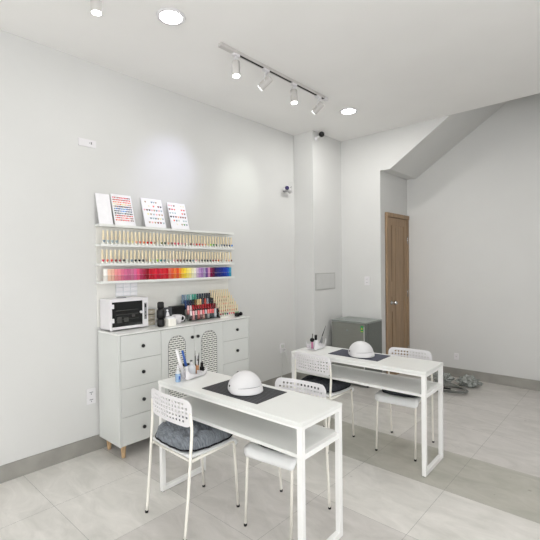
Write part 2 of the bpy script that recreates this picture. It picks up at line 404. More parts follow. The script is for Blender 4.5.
t2 = thing('lighting_track', 'second white track bar at the top left, mostly out of view', 'light track', (TX, -.6, H))
MB().box((-.017, 0, -.022), (.017, 1.72, 0)).build('track_rail', M['plastic'], t2)
spot(1.13, (.95, 1.22, 0), 'white track spotlight at the top left edge of the ceiling', power=3, cone=75)

# ---------------------------------------------------------------- sideboard
SY0, SY1, SX, SZ = 1.571, 3.008, .36, .994
t = thing('sideboard', 'long white sideboard with drawers, rattan arch doors and wooden legs', 'sideboard', (0, 0, 0))
MB().box((.014, SY0, .108), (SX - .02, SY1, SZ - .012)).build('carcass', M['carcass'], t, bevel=.002)
MB().box((.014, SY0 - .003, SZ - .012), (SX + .004, SY1 + .003, SZ)).build('top_board', M['white'], t, bevel=.002)
MB().box((SX - .02, SY0 + .012, .116), (SX - .018, SY1 - .012, SZ - .014)).build('shadow_gap', M['gap'], t)
MB().box((SX - .018, SY0, .108), (SX, SY0 + .014, SZ - .013)).build('side_edge', M['carcass'], t)
MB().box((SX - .018, SY1 - .014, .108), (SX, SY1, SZ - .013)).build('side_edge', M['carcass'], t)
def knob(y, z, par): MB().tube([(SX, y, z), (SX + .012, y, z), (SX + .013, y, z), (SX + .024, y, z)], .01, 16, radii=[.006, .006, .0145, .0135]).build('knob', M['black'], par)
zr = [.110, .334, .559, .779, .979]
for (ya, yb) in ((SY0 + .016, 1.951), (2.643, SY1 - .016)):
    for k in range(4):
        dd = MB().box((SX - .017, ya + .0015, zr[k] + .0015), (SX, yb - .0015, zr[k+1] - .0015)).build('drawer', M['carcass'], t, bevel=.0012)
        knob((ya + yb) / 2 + .005, (zr[k] + zr[k+1]) / 2, dd)
def arch_in(y, z, y0, y1, z0, z1):
    r = (y1 - y0) / 2; cy = (y0 + y1) / 2
    if y < y0 or y > y1 or z < z0: return False
    if z > z1 - r: return (y - cy) ** 2 + (z - (z1 - r)) ** 2 <= r * r
    return True
for (ya, yb, ky, a0_, a1_) in ((1.951, 2.297, 2.265, 2.02, 2.20), (2.297, 2.643, 2.329, 2.375, 2.562)):
    dd = MB().box((SX - .017, ya + .0015, zr[0] + .0015), (SX, yb - .0015, zr[4] - .0015)).build('door', M['carcass'], t, bevel=.0012)
    knob(ky, .881, dd)
    z0_, z1_ = .20, .915; r = (a1_ - a0_) / 2; cy = (a0_ + a1_) / 2
    pts = [(a0_, z0_), (a1_, z0_)] + [(cy + r * math.cos(q * PI / 16), z1_ - r + r * math.sin(q * PI / 16)) for q in range(17)]
    rp = MB(); rp.m(0).prism(pts, SX, SX + .0008, 0)
    rp.m(1); row = 0; z = z0_ + .004
    while z < z1_ - .004:
        ys_ = [y for y in [a0_ + q * .0015 for q in range(int((a1_ - a0_) / .0015) + 1)] if arch_in(y, z + .004, a0_, a1_, z0_, z1_)]
        if ys_:
            u0, u1 = min(ys_), max(ys_)
            rp.box((SX + .0008, u0, z), (SX + .003, u1, z + .0105))
            y = a0_ + (.004 if row % 2 else .024)
            while y < a1_:
                if arch_in(y, z + .016, a0_, a1_, z0_, z1_) and arch_in(y + .006, z + .016, a0_, a1_, z0_, z1_):
                    rp.box((SX + .0008, y, z + .0105), (SX + .0026, y + .006, z + .019))
                y += .040
        z += .019; row += 1
    rp.build('rattan_panel', [M['hole'], M['rattan']], dd)
    rim = [(SX + .002, y, z) for (y, z) in pts] + [(SX + .002, pts[0][0], pts[0][1])]
    MB().tube(rim, .0022, 6).build('arch_trim', M['grey'], dd)
for (x, y) in ((SX - .055, SY0 + .055), (.07, SY0 + .055), (SX - .055, SY1 - .055), (.07, SY1 - .055), (SX - .055, 2.297)):
    MB().lathe([(.015, 0), (.015, .004), (.023, .10), (.023, .108)], (x, y, 0), 16).build('leg', M['legwood'], t)

# ---------------------------------------------------------------- polish shelf unit
RY0, RY1 = 1.572, 3.05
t = thing('polish_shelf', 'white wall shelf unit with four ledges above the sideboard', 'shelf')
MB().box((0.001, RY0, 1.02), (.008, RY1 - .012, 1.876)).build('back_panel', mat('shelf_back', (226, 225, 220), .5, var=.005), t)
SHZ = [1.872, 1.708, 1.548, 1.400]
for z in SHZ:
    lip = z + .006
    MB().box((.008, RY0 - .012, z - .016), (.097, RY1, z)).box((.0972, RY0 - .012, z - .018), (.100, RY1, z + .003)).build('ledge', M['white'], t)

DOTS2 = 'sg ls ls ls cr cr py py pe co or rd rd tp cr ol dg pe br pk pk pi pi cr br pi rd rd co pe py li gr dg pa sg nv bk nv bl'.split()
DOTS3 = 'rp co rd dr dr bk pa sg bk bk gy tp py pa li te sg pa pa pi dr br bk bk bk sg pi tp bk dg bk dg dr br or tp pa tp pe br'.split()
PAL = dict(sg=((120,140,155),'slate blue'), ls=((175,195,200),'pale blue'), cr=((235,228,205),'cream'), py=((240,232,165),'pale yellow'), pe=((245,185,150),'peach'),
    co=((240,120,95),'coral'), rd=((215,45,40),'red'), tp=((190,165,140),'taupe'), ol=((130,130,70),'olive'), dg=((45,75,50),'dark green'), br=((120,60,45),'brown'),
    pk=((235,110,130),'pink'), pi=((240,185,185),'pale pink'), li=((175,220,70),'lime'), gr=((60,150,80),'green'), pa=((215,220,205),'pale grey'), nv=((35,45,100),'navy'),
    bk=((20,20,24),'black'), bl=((50,130,215),'blue'), rp=((230,70,100),'rose'), dr=((140,20,30),'dark red'), gy=((80,80,84),'dark grey'), te=((50,140,140),'teal'))
PAL['or'] = ((238,130,60),'orange')
PM = {k: mat('enamel_' + v[1].replace(' ', '_'), v[0], .25, var=.03) for k, v in PAL.items()}
def polish(name, hcap=.078):
    b = MB()
    b.m(0).lathe([(.0105, 0), (.0115, .003), (.0115, .028), (.008, .035), (.006, .037)], seg=12)
    b.m(1).lathe([(.0092, .037), (.0092, .040), (.0074, .037 + hcap - .002), (.006, .037 + hcap)], seg=12)
    b.m(2); 
    # heart shaped colour mark on the front (+X)
    for (dy, dz, rr) in ((-.0052, .029, .0066), (.0052, .029, .0066), (0, .0205, .007)):
        b.tube([(.0108, dy, dz), (.0128, dy, dz)], rr, 10)
    return b.build(name, [M['bottle'], M['cap'], PM['rd']])
proto = polish('polish_bottle')
first = True
def place_polish(x, y, z, key, label, group, scale=1):
    global first
    if first: o = proto; first = False
    else: o = proto.copy(); COL.objects.link(o)
    o.location = (x, y, z); o.scale = (scale,) * 3
    tag(o, label, 'nail polish', group)
    o.material_slots[2].link = 'OBJECT'; o.material_slots[2].material = PM[key]
    return o
for row, (dots, z, where) in enumerate(((DOTS2, SHZ[1], 'upper polish row'), (DOTS3, SHZ[2], 'middle polish row'))):
    n = 40
    for i in range(n):
        y = 1.60 + i * (1.425 / (n - 1)) - row * .01
        place_polish(.078, y, z, dots[i], 'cream capped nail polish, %s heart mark, %s from left in the %s' % (PAL[dots[i]][1], ordinal(i), where), 'cream capped polishes on the ' + where)
# shelf 4: saturated bottles, cap and body the same colour
C4 = [(245,240,235),(245,205,180),(240,190,170),(235,150,150),(232,140,150),(225,120,150),(215,110,150),(200,100,140),(205,120,150),(225,110,160),(230,90,130),(190,60,100),(170,40,70),(140,10,30),
      (190,20,45),(200,25,45),(215,35,60),(190,20,50),(205,30,50),(215,40,50),(200,20,40),(225,110,90),(230,90,50),(235,130,60),(235,90,50),(245,150,50),(250,200,60),(250,220,70),(250,230,120),
      (250,235,150),(245,240,200),(245,240,225),(215,190,215),(190,150,205),(170,130,190),(175,165,195),(120,80,150),(215,150,190),(130,20,70),(90,15,60),(45,30,90),(35,35,110),(30,40,130),(25,45,140),(25,55,160),(30,60,175),(30,100,190),(60,160,195)]
NM4 = ['white','peach','peach','salmon','salmon','pink','pink','mauve','mauve','pink','rose','raspberry','crimson','deep red','red','red','rose red','red','red','red','red','coral','orange','light orange','orange','amber','yellow','yellow','pale yellow','pale yellow','ivory','ivory','lilac','violet','violet','grey lilac','purple','orchid','burgundy','plum','indigo','navy','navy','navy','royal blue','royal blue','blue','sky blue']
b = MB(); b.m(0).rbox((-.0138, -.0138, 0), (.0138, .0138, .048), .003, 2); b.m(1).rbox((-.0135, -.0135, .0495), (.0135, .0135, .102), .003, 2)
b.m(2).box((-.010, -.010, .048), (.010, .010, .0495))
gp = b.build('gel_bottle', [M['bottle'], M['bottle'], M['plastic']])
for i, c in enumerate(C4):
    o = gp if i == 0 else gp.copy()
    if i: COL.objects.link(o)
    mm = mat('gel_colour_%02d' % i, c, .3, var=.03); dk = mat('gel_body_%02d' % i, tuple(int(v * .9) for v in c), .25, var=.03)
    o.location = (.078, 1.612 + i * .0295, SHZ[3])
    for s_, q in ((0, dk), (1, mm)): o.material_slots[s_].link = 'OBJECT'; o.material_slots[s_].material = q
    tag(o, 'square %s gel polish bottle, %s from left on the lowest ledge' % (NM4[i], ordinal(i)), 'nail polish', 'square gel polishes on the lowest ledge')

# swatch cards on top ledge
def heart(b, x, y, z, s, X):
    # small heart standing in the card plane
    pts = []
    for k in range(10):
        q = 2 * PI * k / 10
        pts.append((.0625 * s * 16 * math.sin(q) ** 3 * .9, .0625 * s * (13 * math.cos(q) - 5 * math.cos(2*q) - 2 * math.cos(3*q) - math.cos(4*q))))
    b._new([(x, y + p[0], z + p[1]) for p in pts], [tuple(range(10))]); 
def card(y0, w, h, rows, label, hs, name='swatch_card', yaw=0.0, keys=None):
    t = thing(name, label, 'swatch card', (.092, y0, SHZ[0]), yaw, 'swatch cards on the top ledge')
    tilt = -.30
    X = Matrix.Rotation(tilt, 4, 'Y')
    b = MB(); b.X = X; b.box((-.004, 0, 0), (0, w, h)); b.build('card', M['paper'], t, bevel=.001)
    ks = list(PM.keys()); b = MB(); b.X = X
    for (z, cells, y_a, y_b, s) in rows:
        n = len(cells)
        for i, c in enumerate(cells):
            if c == '--': continue
            b.m(ks.index(c)); heart(b, .0006, y_a + (y_b - y_a) * (i / max(1, n - 1)), z, s, X)
    b.build('colour_swatches', [PM[k] for k in ks], t)
    b = MB(); b._new([(-.004 - .0, 0.02, h*.45*math.cos(tilt)), (-.004, w-.02, h*.45*math.cos(tilt)), (-.02, w-.02, .001), (-.02, .02, .001)], [(0,1,2,3)])
    b = MB(); b.box((-.07, w*.5-.02, 0), (-.066, w*.5+.02, h * .3)); b.build('easel_foot', M['paper'], t)
    return t
w1 = .19
R1 = ['rp rd tp dr rd rd pk rd rd dr br', 'dr rd rd rd rd rd dr rd rd rd rd', 'co or pe co or pi co co co co co', 'py cr pe pe co py py pe pe tp tp', 'tp dg dr nv bk bk br bk nv nv dr', 'sg bl nv nv bl te bl bl nv nv nv', 'bk nv nv sg bl bl bl nv nv nv nv',
      'bk gy bk sg sg ls bk bk gy bk bk', 'br rd dr dr rd rd co dr dr rd rd', 'pi rd rp tp pk pi rd rd pe dr br', 'rd pe rp dr rd rd pk rd pi br br']
rows = []
for k, r in enumerate(R1):
    cells = [c if c in PAL else 'co' for c in r.split()]
    rows.append((.256 - k * .0208, cells, .018, w1 - .02, .0086))
card(1.700, w1, .288, rows, 'white swatch card densely filled with red, blue and pink samples', 0)
w2 = .215
R2 = ['-- tp -- -- sg ls tp -- --', '-- -- cr -- co -- dr gy', 'pi br gy pi tp sg pi ls', '-- py tp ls pi tp tp', '-- -- sg ls sg tp py ls', '-- tp pi tp dr dr ls']
rows = [(.250 - k * .040, [c if c in PAL else '--' for c in r.split()], .02, w2 - .02, .012) for k, r in enumerate(R2)]
card(1.985, w2, .285, rows, 'middle white swatch card with sparse muted heart samples', 0)
R3 = ['pi pi br -- -- cr cr', 'br rp co -- -- co rd', 'ls ls ls -- -- co br', 'bk gy dr pe dr br br', '-- co sg pa -- ls ls', '-- -- cr -- tp gr sg']
rows = [(.240 - k * .038, [c if c in PAL else '--' for c in r.split()], .016, w2 - .035, .012) for k, r in enumerate(R3)]
card(2.262, w2 - .010, .272, rows, 'rightmost white swatch card with scattered red and brown hearts', 0)
t = thing('card_holder', 'blank white card holder at the left end of the top ledge', 'card holder', (.085, 1.565, SHZ[0]))
b = MB(); b.X = Matrix.Rotation(-.25, 4, 'Y'); b.box((-.003, 0, 0), (0, .12, .27)); b.build('sheet', M['paper'], t)
MB().box((-.06, 0, 0), (0, .12, .004)).build('foot', M['frost'], t)

# sticky grid of white tabs on the back panel
t = thing('tab_sheet', 'sheet of square white tabs hanging below the lowest ledge', 'sticker sheet', (.0085, 1.735, 1.262))
MB().box((0, 0, 0), (.0015, .205, .118)).build('backing', M['frost'], t)
b = MB()
for i in range(3):
    for j in range(3): b.rbox((.0015, .005 + i * .068, .004 + j * .039), (.004, .065 + i * .068, .037 + j * .039), .004, 2, 0)
b.build('tabs', M['paper'], t)

# ---------------------------------------------------------------- things on the sideboard
# sterilizer cabinet / mini oven
t = thing('mini_oven', 'white countertop sterilizer oven with a dark glass door', 'mini oven', (.02, 1.588, SZ))
W, Dp, Hh = .342, .18, .262
b = MB(); b.box((0, 0, .012), (Dp - .012, W, Hh)); b.build('housing', M['plastic'], t, bevel=.008)
b = MB(); b.box((Dp - .012, .0, .012), (Dp, .016, Hh)).box((Dp - .012, W - .052, .012), (Dp, W, Hh)).box((Dp - .012, .016, Hh - .024), (Dp, W - .052, Hh)).box((Dp - .012, .016, .012), (Dp, W - .052, .034))
b.build('front_frame', M['plastic'], t, bevel=.002)
dr = MB().box((Dp - .011, .017, .035), (Dp - .003, W - .053, Hh - .025)).build('door', M['ovenglass'], t, bevel=.001)
b = MB()
for z in (.09, .13, .165):
    b.box((Dp - .003, .05, z), (Dp - .0022, W - .09, z + .004))
b.box((Dp - .003, .06, .065), (Dp - .0022, .10, .115)).box((Dp - .003, .12, .07), (Dp - .0022, .16, .105)).box((Dp - .003, .19, .105), (Dp - .0022, .22, .125))
b.build('rack_bars', M['gap'], dr)
for z in (.07, .185): MB().rbox((Dp - .003, .010, z), (Dp + .004, .032, z + .036), .003, 2, 0).build('hinge', M['plastic'], dr, bevel=.001)
MB().lathe([(.012, 0), (.012, .010), (.009, .012)], seg=14).build('handle', M['plastic'], dr, loc=(Dp - .003, W - .068, .14)).rotation_euler = (0, PI/2, 0)
MB().box((Dp, W - .038, .075), (Dp + .001, W - .014, .215)).m(1).box((Dp + .001, W - .033, .175), (Dp + .0018, W - .019, .205)).box((Dp + .001, W - .031, .13), (Dp + .0018, W - .021, .14)).box((Dp + .001, W - .031, .10), (Dp + .0018, W - .021, .11)).build('control_strip', [M['grey'], M['black']], t)
for (x, y) in ((.02, .02), (.02, W - .03), (Dp - .03, .02), (Dp - .03, W - .03)): MB().lathe([(.009, 0), (.011, .012)], (x, y, 0), 10).build('foot', M['plastic'], t)
MB().rbox((.05, .12, Hh), (.09, .19, Hh + .006), .005).build('top_vent', M['grey'], t)

# small drawer box
t = thing('drawer_box', 'small translucent drawer box between the oven and black canister', 'drawer box', (.05, 1.948, SZ))
MB().box((0, 0, 0), (.10, .003, .155)).box((0, .082, 0), (.10, .085, .155)).box((0, 0, .152), (.10, .085, .155)).box((0, 0, 0), (.10, .085, .003)).box((0, 0, 0), (.003, .085, .155)).build('case', M['frost'], t)
for k in range(3):
    dd = MB().box((.004, .005, .006 + k * .049), (.102, .080, .050 + k * .049)).build('drawer', mat('drawer_beige_%d' % k, (186, 178, 160), .4, var=.05, trans=.2), t, bevel=.002)
    MB().box((.102, .033, .024 + k * .049), (.106, .052, .030 + k * .049)).build('knob', M['plastic'], dd)

# black three-lobed canister
t = thing('canister', 'black three-tier stacked canister beside the oven', 'canister', (.262, 2.015, SZ))
for k, (z, r, h) in enumerate(((0, .031, .070), (.070, .034, .085), (.155, .029, .062))):
    MB().lathe([(r * .75, z), (r, z + .01), (r, z + h - .012), (r * .75, z + h)], seg=24).build('tier', M['black'], t)
# black box
t = thing('gift_box', 'low black box lying behind the white mug', 'box', (.10, 2.205, SZ))
MB().box((0, 0, 0), (.05, .147, .135)).build('box_body', M['matte_black'], t, bevel=.002)
MB().box((-.002, -.002, .135), (.052, .149, .152)).build('box_lid', M['black'], t, bevel=.002)
t = thing('printed_card', 'grey card with a white figure leaning on the black box', 'card', (.175, 2.105, SZ))
b = MB(); b.X = Matrix.Rotation(-.12, 4, 'Y'); b.box((-.004, 0, 0), (0, .095, .152)); b.build('card', M['midgrey'], t)
b = MB(); b.X = Matrix.Rotation(-.12, 4, 'Y')
b.lathe([(.001, -.012), (.011, -.006), (.012, .004), (.001, .012)], (.001, .045, .125), 12, sx=.1)
b.prism([(.022, .03), (.07, .03), (.066, .075), (.056, .108), (.045, .115), (.034, .104), (.026, .075)], .0005, .0015, 0)
b.build('figure_print', M['paper'], t)
# white mug
t = thing('mug', 'white mug standing in front of the black box', 'mug', (.20, 2.225, SZ))
MB().lathe([(.026, 0), (.036, .006), (.043, .04), (.046, .078), (.043, .078), (.040, .04), (.032, .010), (.001, .008)], seg=28).build('cup', M['plastic'], t)
MB().tube(bez([(.01, .042, .066), (.014, .066, .062), (.016, .074, .042), (.012, .064, .022), (.006, .038, .018)], 5), .005, 8).build('handle', M['plastic'], t)
# cream cotton pad holder
t = thing('cotton_holder', 'small cream square cotton pad holder before the printed card', 'holder', (.285, 2.095, SZ))
b = MB(); b.rbox((-.036, -.04, 0), (.036, .04, .066), .008, 3); b.build('holder', M['bottle'], t, bevel=.003)
b = MB()
for k in range(4): b.rbox((-.030, -.034, .066 + k * .004), (.030, .034, .0695 + k * .004), .01, 3)
b.build('cotton_pads', M['paper'], t)

# clear stepped rack with polishes
t = thing('acrylic_rack', 'clear stepped acrylic rack full of polish bottles on the sideboard', 'display rack', (.012, 2.358, SZ))
NR, ST, DX = 4, .05, .042
b = MB()
for k in range(NR):
    x1 = .215 - k * DX; z = .012 + k * ST
    b.box((x1 - DX, 0, z - .003), (x1, .370, z)); b.box((x1 - .003, 0, z), (x1, .370, z + .02))
    if k: b.box((x1 - .003, 0, z - ST), (x1, .370, z - .003))
b.build('tiers', M['glass'], t)
for ya in (-.003, .370): MB().prism([(.0, 0), (.22, 0), (.22, .045), (.06, .23), (.03, .23)], ya, ya + .003, 1).build('side_panel', M['glass'], t)
# glass bottles
b = MB(); b.m(0).lathe([(.012, 0), (.0135, .003), (.0135, .036), (.010, .044), (.008, .046)], seg=12); b.m(1).lathe([(.0112, .046), (.0112, .048), (.0105, .084), (.009, .086)], seg=12)
rb = b.build('polish_bottle', [M['black'], M['black']])
RCAP = [[(235,225,225),(240,170,175),(205,195,190),(225,120,120),(235,200,200),(240,130,135),(190,190,190),(240,140,140),(242,120,125),(235,110,110),(205,210,212),(20,20,22)],
        [(238,190,190),(225,200,200),(170,20,35),(150,15,30),(165,20,35),(150,12,28),(175,25,40),(150,12,28),(160,15,32),(150,12,28),(120,10,25),(110,16,26)],
        [(30,60,110),(22,36,70),(20,28,55),(22,24,30),(110,80,40),(215,190,140),(230,195,150),(60,60,70),(190,80,70),(150,150,160),(20,24,30),(24,26,30)],
        [(110,130,150),(140,160,175),(100,150,150),(160,200,195),(60,150,130),(50,140,120),(25,60,70),(20,40,55),(22,34,48),(18,26,40),(26,30,44),(20,24,36)]]
RBODY = [[(70,60,60),(190,140,140),(60,60,60),(160,90,85),(120,90,90),(170,130,120),(50,50,52),(150,150,150),(60,72,72),(70,80,82),(190,195,200),(24,24,26)],
         [(220,150,150),(180,170,170),(120,20,30),(80,10,20),(60,60,62),(110,14,26),(120,14,26),(80,10,20),(110,14,26),(110,14,26),(90,10,20),(90,10,20)]]
cn = {0: 'front', 1: 'second', 2: 'third', 3: 'back'}
fr_ = True
for k in range(NR):
    for i in range(12):
        c = RCAP[k][i]; bd = RBODY[k][i] if k < 2 else c
        o = rb if fr_ else rb.copy()
        if not fr_: COL.objects.link(o)
        fr_ = False
        o.location = (.209 - k * DX, 2.358 + .020 + i * .030, SZ + .0125 + k * ST)
        for s_, q in ((0, bd), (1, c)):
            o.material_slots[s_].link = 'OBJECT'; o.material_slots[s_].material = mat('rack_colour', q, .22, var=.03)
        tag(o, 'polish bottle in the clear rack, %s from left in the %s tier' % (ordinal(i), cn[k]), 'nail polish', 'polish bottles in the clear stepped rack')
# white stepped rack with cream capped polishes
t = thing('tiered_rack', 'white tiered stand crowded with cream capped polishes beside acrylic rack', 'display rack', (0, 2.735, SZ))
b = MB()
for k in range(6): b.box((.03, 0, 0 if k == 0 else k * .032 - .0), (.215 - k * .030, .272, (k + 1) * .032 - .024 + (0)))
b.build('steps', M['bottle'], t)
for k in range(6):
    for i in range(9):
        key = random.choice(['rd','br','dr','pk','co','tp']) if k == 1 else random.choice(['gr','rd','br','pk','ol','nv','or','py','bk'][:6] + ['bk']) if k == 0 else random.choice(['tp','br','pi','cr','ol','co'])
        if key not in PM: key = 'co'
        place_polish(.198 - k * .030, 2.751 + i * .030, SZ + .0085 + k * .032, key, 'cream capped nail polish, %s from left on the %s step of the tiered stand' % (ordinal(i), ['lowest', 'second', 'third', 'fourth', 'fifth', 'topmost'][k]), 'cream capped polishes on the tiered stand', .92)
tag(MB().tube(bez([(.30, 2.90, SZ + .012), (.27, 2.92, SZ + .03), (.26, 2.95, SZ + .022), (.27, 2.975, SZ + .032), (.26, 2.99, SZ + .012), (.22, 2.96, SZ + .012), (.24, 2.93, SZ + .012)], 6), .0105, 8)
    .rbox((.255, 2.895, SZ + .001), (.305, 2.925, SZ + .034), .006).build('cable_bundle', M['matte_black']), 'small black bundled cable at the right end of the sideboard', 'cable')

# ---------------------------------------------------------------- mini fridge
t = thing('mini_fridge', 'small grey refrigerator in the corner beside the brown door', 'refrigerator', (.400, 4.472, 0))
FW, FD, FH = .503, .40, .808
MB().box((0, .05, .02), (FW, FD, FH - .02)).build('body', M['fridge_side'], t, bevel=.004)
MB().rbox((-.002, .0, FH - .02), (FW + .002, FD, FH), .008).build('top_cover', M['fridge_top'], t, bevel=.004)
fd = MB().box((0, 0, .04), (FW - .028, .045, FH - .024)).build('door', M['fridge'], t, bevel=.006)
MB().box((FW - .028, .004, .04), (FW, .045, FH - .024)).build('door_edge', M['fridge_side'], fd, bevel=.003)
MB().box((FW - .040, -.003, .10), (FW - .029, .0, FH - .06)).build('edge_trim', M['panelgrey'], fd)
MB().m(0).box((FW - .082, -.0015, FH - .125), (FW - .043, 0, FH - .045)).m(1).box((FW - .080, -.0025, FH - .117), (FW - .050, -.0015, FH - .111)).m(1).prism([(FW - .076, FH - .09), (FW - .054, FH - .09), (FW - .065, FH - .065)], -.0025, -.0015, 1).build('energy_label', [M['green'], M['yellow']], fd)
MB().lathe([(.001, 0), (.016, 0), (.016, .001), (.001, .001)], seg=20).build('badge', M['fridge_top'], fd, loc=(FW * .46, -.0002, FH - .12)).rotation_euler = (PI/2, 0, 0)
for (x, y) in ((.03, .07), (FW - .03, .07), (.03, FD - .03), (FW - .03, FD - .03)): MB().lathe([(.015, 0), (.018, .022)], (x, y, 0), 10).build('foot', M['black'], t)

# ---------------------------------------------------------------- nail tables
TH = .0266; TL, TW = 1.194, .387
def make_table(loc, label):
    t = thing('nail_table', label, 'table', loc, TH, 'white nail tables')
    MB().box((0, 0, .728), (TL, TW, .75)).build('tabletop', M['white'], t, bevel=.003)
    MB().box((.032, .006, .568), (TL - .032, TW - .006, .588)).build('lower_shelf', M['white'], t, bevel=.002)
    q = .015
    b = MB(); 
    for y in (.017, TW - .017): b.box((.03, y - q, .714), (TL - .03, y + q, .728))
    b.build('top_rail', M['steel'], t, bevel=.002)
    for x in (.017, TL - .017):
        MB().box((x - q, .032, .560), (x + q, TW - .032, .588)).build('side_rail', M['steel'], t, bevel=.002)
        MB().box((x - q, .032, .710), (x + q, TW - .032, .728)).build('side_rail', M['steel'], t, bevel=.002)
    for x in (.017, TL - .017):
        for y in (.017, TW - .017): MB().box((x - q, y - q, .004), (x + q, y + q, .728)).build('leg', M['steel'], t, bevel=.002)
        MB().box((x - q, .032, .004), (x + q, TW - .032, .034)).build('floor_bar', M['steel'], t, bevel=.002)
        for y in (.017, TW - .017): MB().lathe([(.012, 0), (.012, .004)], (x, y, 0), 10).build('foot_pad', M['black'], t)
    return t
T1, T2 = Vector((.948, 1.5395, 0)), Vector((1.046, 2.8439, 0))
tb = make_table(T1, 'near white nail table holding the striped black mat')
dup(tb, T2, TH, 'far white nail table holding the slate mat, before the fridge')
Rt = Matrix.Rotation(TH, 4, 'Z')
def on(T, wx, wy, z=.7502): return Vector((wx, wy, z))
def mat_obj(x0, y0, x1, y1, m, label, stripes):
    b = MB(); b.m(0).rbox((0, 0, 0), (x1 - x0, y1 - y0, .002), .004, 2)
    if stripes:
        b.m(1); n = 14
        for k in range(n):
            y = .008 + (y1 - y0 - .02) * k / (n - 1); b.box((.006, y, .002), (x1 - x0 - .006, y + .0042, .0028))
    o = b.build('table_mat', m, loc=(x0, y0, .7503)); o.rotation_euler = (0, 0, TH)
    return tag(o, label, 'table mat')
mat_obj(1.315, 1.618, 1.785, 1.89, [M['blackmat'], M['matstripe']], 'black ridged mat lying on the near nail table', True)
mat_obj(1.365, 2.952, 1.825, 3.20, [M['bluemat'], M['matstripe']], 'plain slate mat lying on the far nail table', False)

# dome nail lamps
def dome(loc, rz, label):
    t = thing('nail_lamp', label, 'nail lamp', loc, rz, 'white dome nail lamps')
    R = .106; hh = .118
    prof = [(.001, .004), (R * .95, .004), (R * .99, .012)] + [(R * math.cos(a), .012 + (hh - .012) * math.sin(a)) for a in [k * PI / 2 / 14 for k in range(1, 14)]] + [(.001, hh)]
    MB().lathe(prof, seg=48).build('dome', M['dome'], t)
    # visor over the hand opening (front, -Y local)
    b = MB(); n = 24; vs = []; f = []
    for k in range(n + 1):
        a = -PI * .5 + (k / n - .5) * PI * .86
        e = math.cos((k / n - .5) * PI) if abs(k / n - .5) < .5 else 0
        for (rr, z) in ((R * .99, .038), (R * (1.0 + .16 * e), .020), (R * (1.0 + .22 * e), .010), (R * (1.0 + .22 * e), .004), (R * .97, .004)):
            vs.append((rr * math.cos(a), rr * math.sin(a), z))
    for k in range(n):
        for i in range(4): f.append((k*5+i, (k+1)*5+i, (k+1)*5+i+1, k*5+i+1))
    b._new(vs, f, True); b.build('visor', M['dome'], t)
    b = MB(); pts = []
    for k in range(17):
        a = -PI * .5 + (k / 16 - .5) * PI * .9; e = math.cos((k / 16 - .5) * PI)
        pts.append((R * .985 * math.cos(a), R * .985 * math.sin(a), .040 - .012 * (1 - e)))
    b.tube(pts, .0016, 6); b.build('opening_seam', M['grey'], t)
    a = -3.05
    b = MB(); b.X = Matrix.Rotation(a, 4, 'Z') @ Matrix.Translation((R * .955 - .003, 0, .040)); b.box((0, -.007, -.007), (.005, .007, .007)); b.build('logo_square', M['black'], t, bevel=.001)
    return t
nl = dome((1.556, 1.763, .7532), 1.13, 'white dome nail lamp standing on the striped black mat')
dup(nl, (1.615, 3.075, .7525), .87, 'white dome nail lamp standing on the slate mat')

# ---------------------------------------------------------------- chairs
def make_backrest(par):
    hw, h0, h1, r = .203, .615, .774, .045
    nx, nz = 13, 5; ax, az = .024, .017
    px = (2 * hw - 2 * ax) / nx; pz = (h1 - h0 - 2 * az) / nz
    X = [-hw, -hw + .008, -hw + .016]
    for i in range(nx):
        c = -hw + ax + px * (i + .5); X += [c - px * .285, c + px * .285]
    X += [hw - .016, hw - .008, hw]
    Z = [h0, h0 + .006, h0 + .012]
    for i in range(nz):
        c = h0 + az + pz * (i + .5); Z += [c - pz * .28, c + pz * .28]
    Z += [h1 - .012, h1 - .006, h1]
    b = MB(); vs = []; idx = {}
    def clampc(x, z):
        cx = max(-hw + r, min(hw - r, x)); cz = max(h0 + r, min(h1 - r, z))
        dx, dz = x - cx, z - cz
        if dx and dz:
            m = max(abs(dx), abs(dz)); L = math.hypot(dx, dz)
            return cx + dx * m / L, cz + dz * m / L
        return x, z
    for j, z in enumerate(Z):
        for i, x in enumerate(X):
            cx_, cz_ = clampc(x, z)
            y = -.158 - .025 * (1 - (cx_ / hw) ** 2) - (cz_ - h0) * .04
            idx[(i, j)] = len(vs); vs.append((cx_, y, cz_))
    F = []
    for j in range(len(Z) - 1):
        for i in range(len(X) - 1):
            hole = i >= 3 and (i - 3) % 2 == 0 and i < 3 + 2 * nx and j >= 3 and (j - 3) % 2 == 0 and j < 3 + 2 * nz
            if hole:
                k, l = (i - 3) // 2, (j - 3) // 2
                if not ((k in (0, nx - 1)) and (l in (0, nz - 1))): continue
            F.append((idx[(i, j)], idx[(i+1, j)], idx[(i+1, j+1)], idx[(i, j+1)]))
    b._new(vs, F, False)
    o = b.build('backrest', M['plastic'], par)
    s = o.modifiers.new('solid', 'SOLIDIFY'); s.thickness = .005; s.offset = 0
    return o
